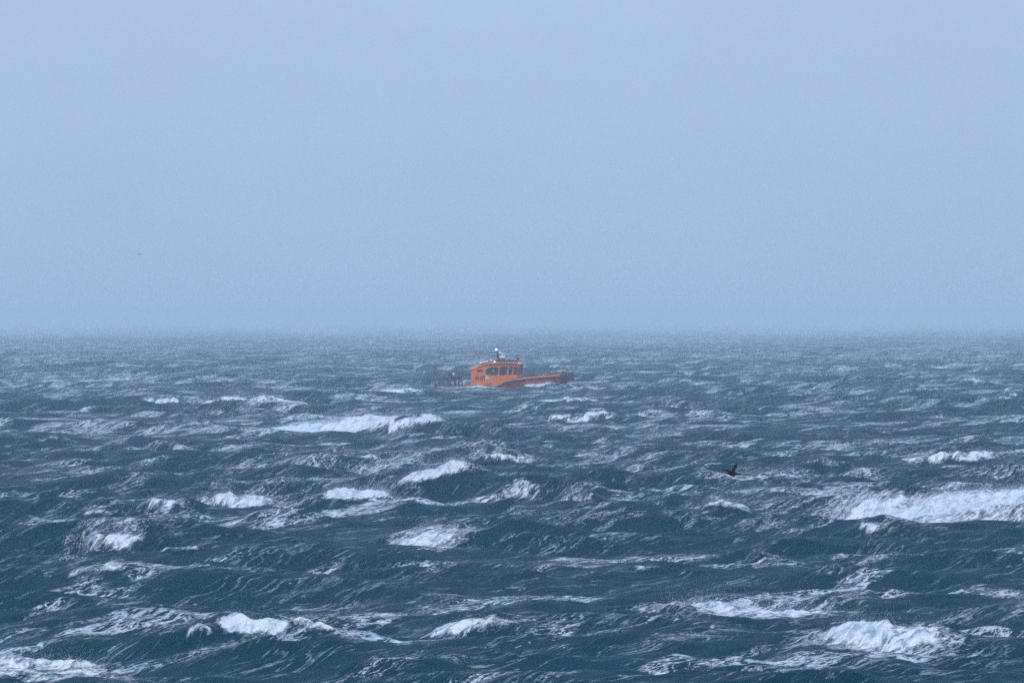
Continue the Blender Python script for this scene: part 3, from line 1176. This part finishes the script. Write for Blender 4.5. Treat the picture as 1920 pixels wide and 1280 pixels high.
        bm_tube(bm, [T(360, 520, y), T(392, 496, y)], 0.046, 6)
    for a, b_ in ((256, 493), (330, 488), (395, 489)):
        bm_tube(bm, [T(a, b_, -1.35), T(a, b_, 1.35)], 0.062, 8)
    gan = from_bm('gantry', bm, DARKMET, boat, True)
    bm = bmesh.new()
    bm_drum(bm, T(290, 458, -0.5), (1, 0.25, 0), 0.19, 0.26, 20, 0.05)
    bm_tube(bm, [T(294, 470, -0.5), T(294, 492, -0.5)], 0.06, 8)
    from_bm('floodlight', bm, RUBBER, gan, True)
    bm = bmesh.new()
    bm_drum(bm, T(318, 458, -0.42), (1, 0.25, 0), 0.155, 0.20, 20, 0.05)
    from_bm('floodlight_lens', bm, WHITEP, gan, True)
    bm = bmesh.new()
    bm_box(bm, T(325, 585, 0.3), (0.9, 1.3, 0.34), bevel=0.05)
    from_bm('deck_box', bm, paint('blue_grey_plastic', (0.16, 0.19, 0.23), 0.6), boat)


build_boat()
BOAT_D = 681.0
boat.location = ((820 - 960) / F * BOAT_D + 0.12, BOAT_D, CAM_H - (723.75 - HORIZON) / F * BOAT_D)
boat.rotation_euler = (R(2.0), -PITCH, R(-7))


# ------------------------------------------------------------------ birds
BIRD = paint('black_plumage', (0.004, 0.004, 0.008), 0.9, var=0.05, scale=20, spec=0.05)


def make_bird(name, label, loc, sc, fine=True):
    """one continuous body: spindle trunk, neck and head, tail, two beating wings"""
    bm = bmesh.new()
    # X forward. (x, z, half height, half width)
    trunk = [(-0.62, 0.02, 0.006, 0.05), (-0.50, 0.01, 0.018, 0.065), (-0.38, 0.0, 0.045, 0.05), (-0.22, -0.02, 0.085, 0.08),
             (-0.02, -0.035, 0.115, 0.11), (0.14, -0.03, 0.10, 0.095), (0.26, 0.0, 0.055, 0.055), (0.36, 0.015, 0.036, 0.036),
             (0.48, 0.025, 0.034, 0.032), (0.55, 0.03, 0.042, 0.034), (0.61, 0.025, 0.028, 0.024), (0.66, 0.018, 0.012, 0.010),
             (0.73, 0.010, 0.005, 0.005)]
    rings = []
    for x, z, hh, hw in trunk:
        rings.append([bm.verts.new((x, 1.3 * hw * math.cos(2 * math.pi * k / 10), z + 1.85 * hh * math.sin(2 * math.pi * k / 10))) for k in range(10)])
    for r0, r1 in zip(rings, rings[1:]):
        for k in range(10):
            bm.faces.new((r0[k], r0[(k + 1) % 10], r1[(k + 1) % 10], r1[k]))
    bm.faces.new(rings[0])
    bm.faces.new(rings[-1])
    # wings: (centre, chord direction half-vector, thickness)
    near = [((0.02, -0.04, 0.0), (0.19, 0, 0.02), 0.05), ((0.0, -0.14, 0.18), (0.15, 0, 0.0), 0.04),
            ((0.03, -0.22, 0.36), (0.14, 0, -0.04), 0.034), ((0.12, -0.27, 0.55), (0.13, 0, -0.06), 0.03),
            ((0.21, -0.29, 0.72), (0.095, 0, -0.06), 0.026), ((0.28, -0.30, 0.88), (0.03, 0, -0.012), 0.02)]
    far = [((0.0, 0.04, 0.03), (0.20, 0, 0.0), 0.07), ((-0.16, 0.17, 0.14), (0.16, 0.02, 0.08), 0.08),
           ((-0.36, 0.30, 0.20), (0.13, 0.03, 0.08), 0.08), ((-0.58, 0.42, 0.23), (0.12, 0.04, 0.06), 0.06),
           ((-0.80, 0.52, 0.24), (0.09, 0.03, 0.05), 0.05), ((-0.97, 0.58, 0.26), (0.03, 0.005, 0.02), 0.03)]
    for wing in (near, far):
        rs = []
        for i, (c, h, th) in enumerate(wing):
            c, h = Vector(c), Vector(h)
            span = Vector(wing[min(i + 1, 5)][0]) - Vector(wing[max(i - 1, 0)][0])
            nrm = span.cross(h).normalized() * th
            rs.append([bm.verts.new(c + h), bm.verts.new(c + h * 0.4 + nrm), bm.verts.new(c - h),
                       bm.verts.new(c + h * 0.4 - nrm)])
        for r0, r1 in zip(rs, rs[1:]):
            for k in range(4):
                bm.faces.new((r0[k], r0[(k + 1) % 4], r1[(k + 1) % 4], r1[k]))
        bm.faces.new(rs[0])
        bm.faces.new(rs[-1])
    o = from_bm(name, bm, BIRD, None, True)
    if fine:
        rm = o.modifiers.new('join', 'REMESH')
        rm.mode = 'VOXEL'
        rm.voxel_size = 0.012
        rm.use_smooth_shade = True
    o.scale = (sc, sc, sc)
    o.location = loc
    o['label'] = label
    o['category'] = 'bird'
    return o


bd = 150.0
b1 = make_bird('seabird', 'black long-necked seabird with raised wing flying low over the waves',
               ((1374.5 - 960) / F * bd, bd, CAM_H - (888 - HORIZON) / F * bd), 0.252)
b1.rotation_euler = (0, R(4), R(-4))
fd = 620.0
b2 = make_bird('distant_seabird', 'tiny dark speck of a bird far off in the pale sky',
               ((262 - 960) / F * fd, fd, CAM_H - (477 - HORIZON) / F * fd), 0.17)
b2.rotation_euler = (0, R(-10), R(150))
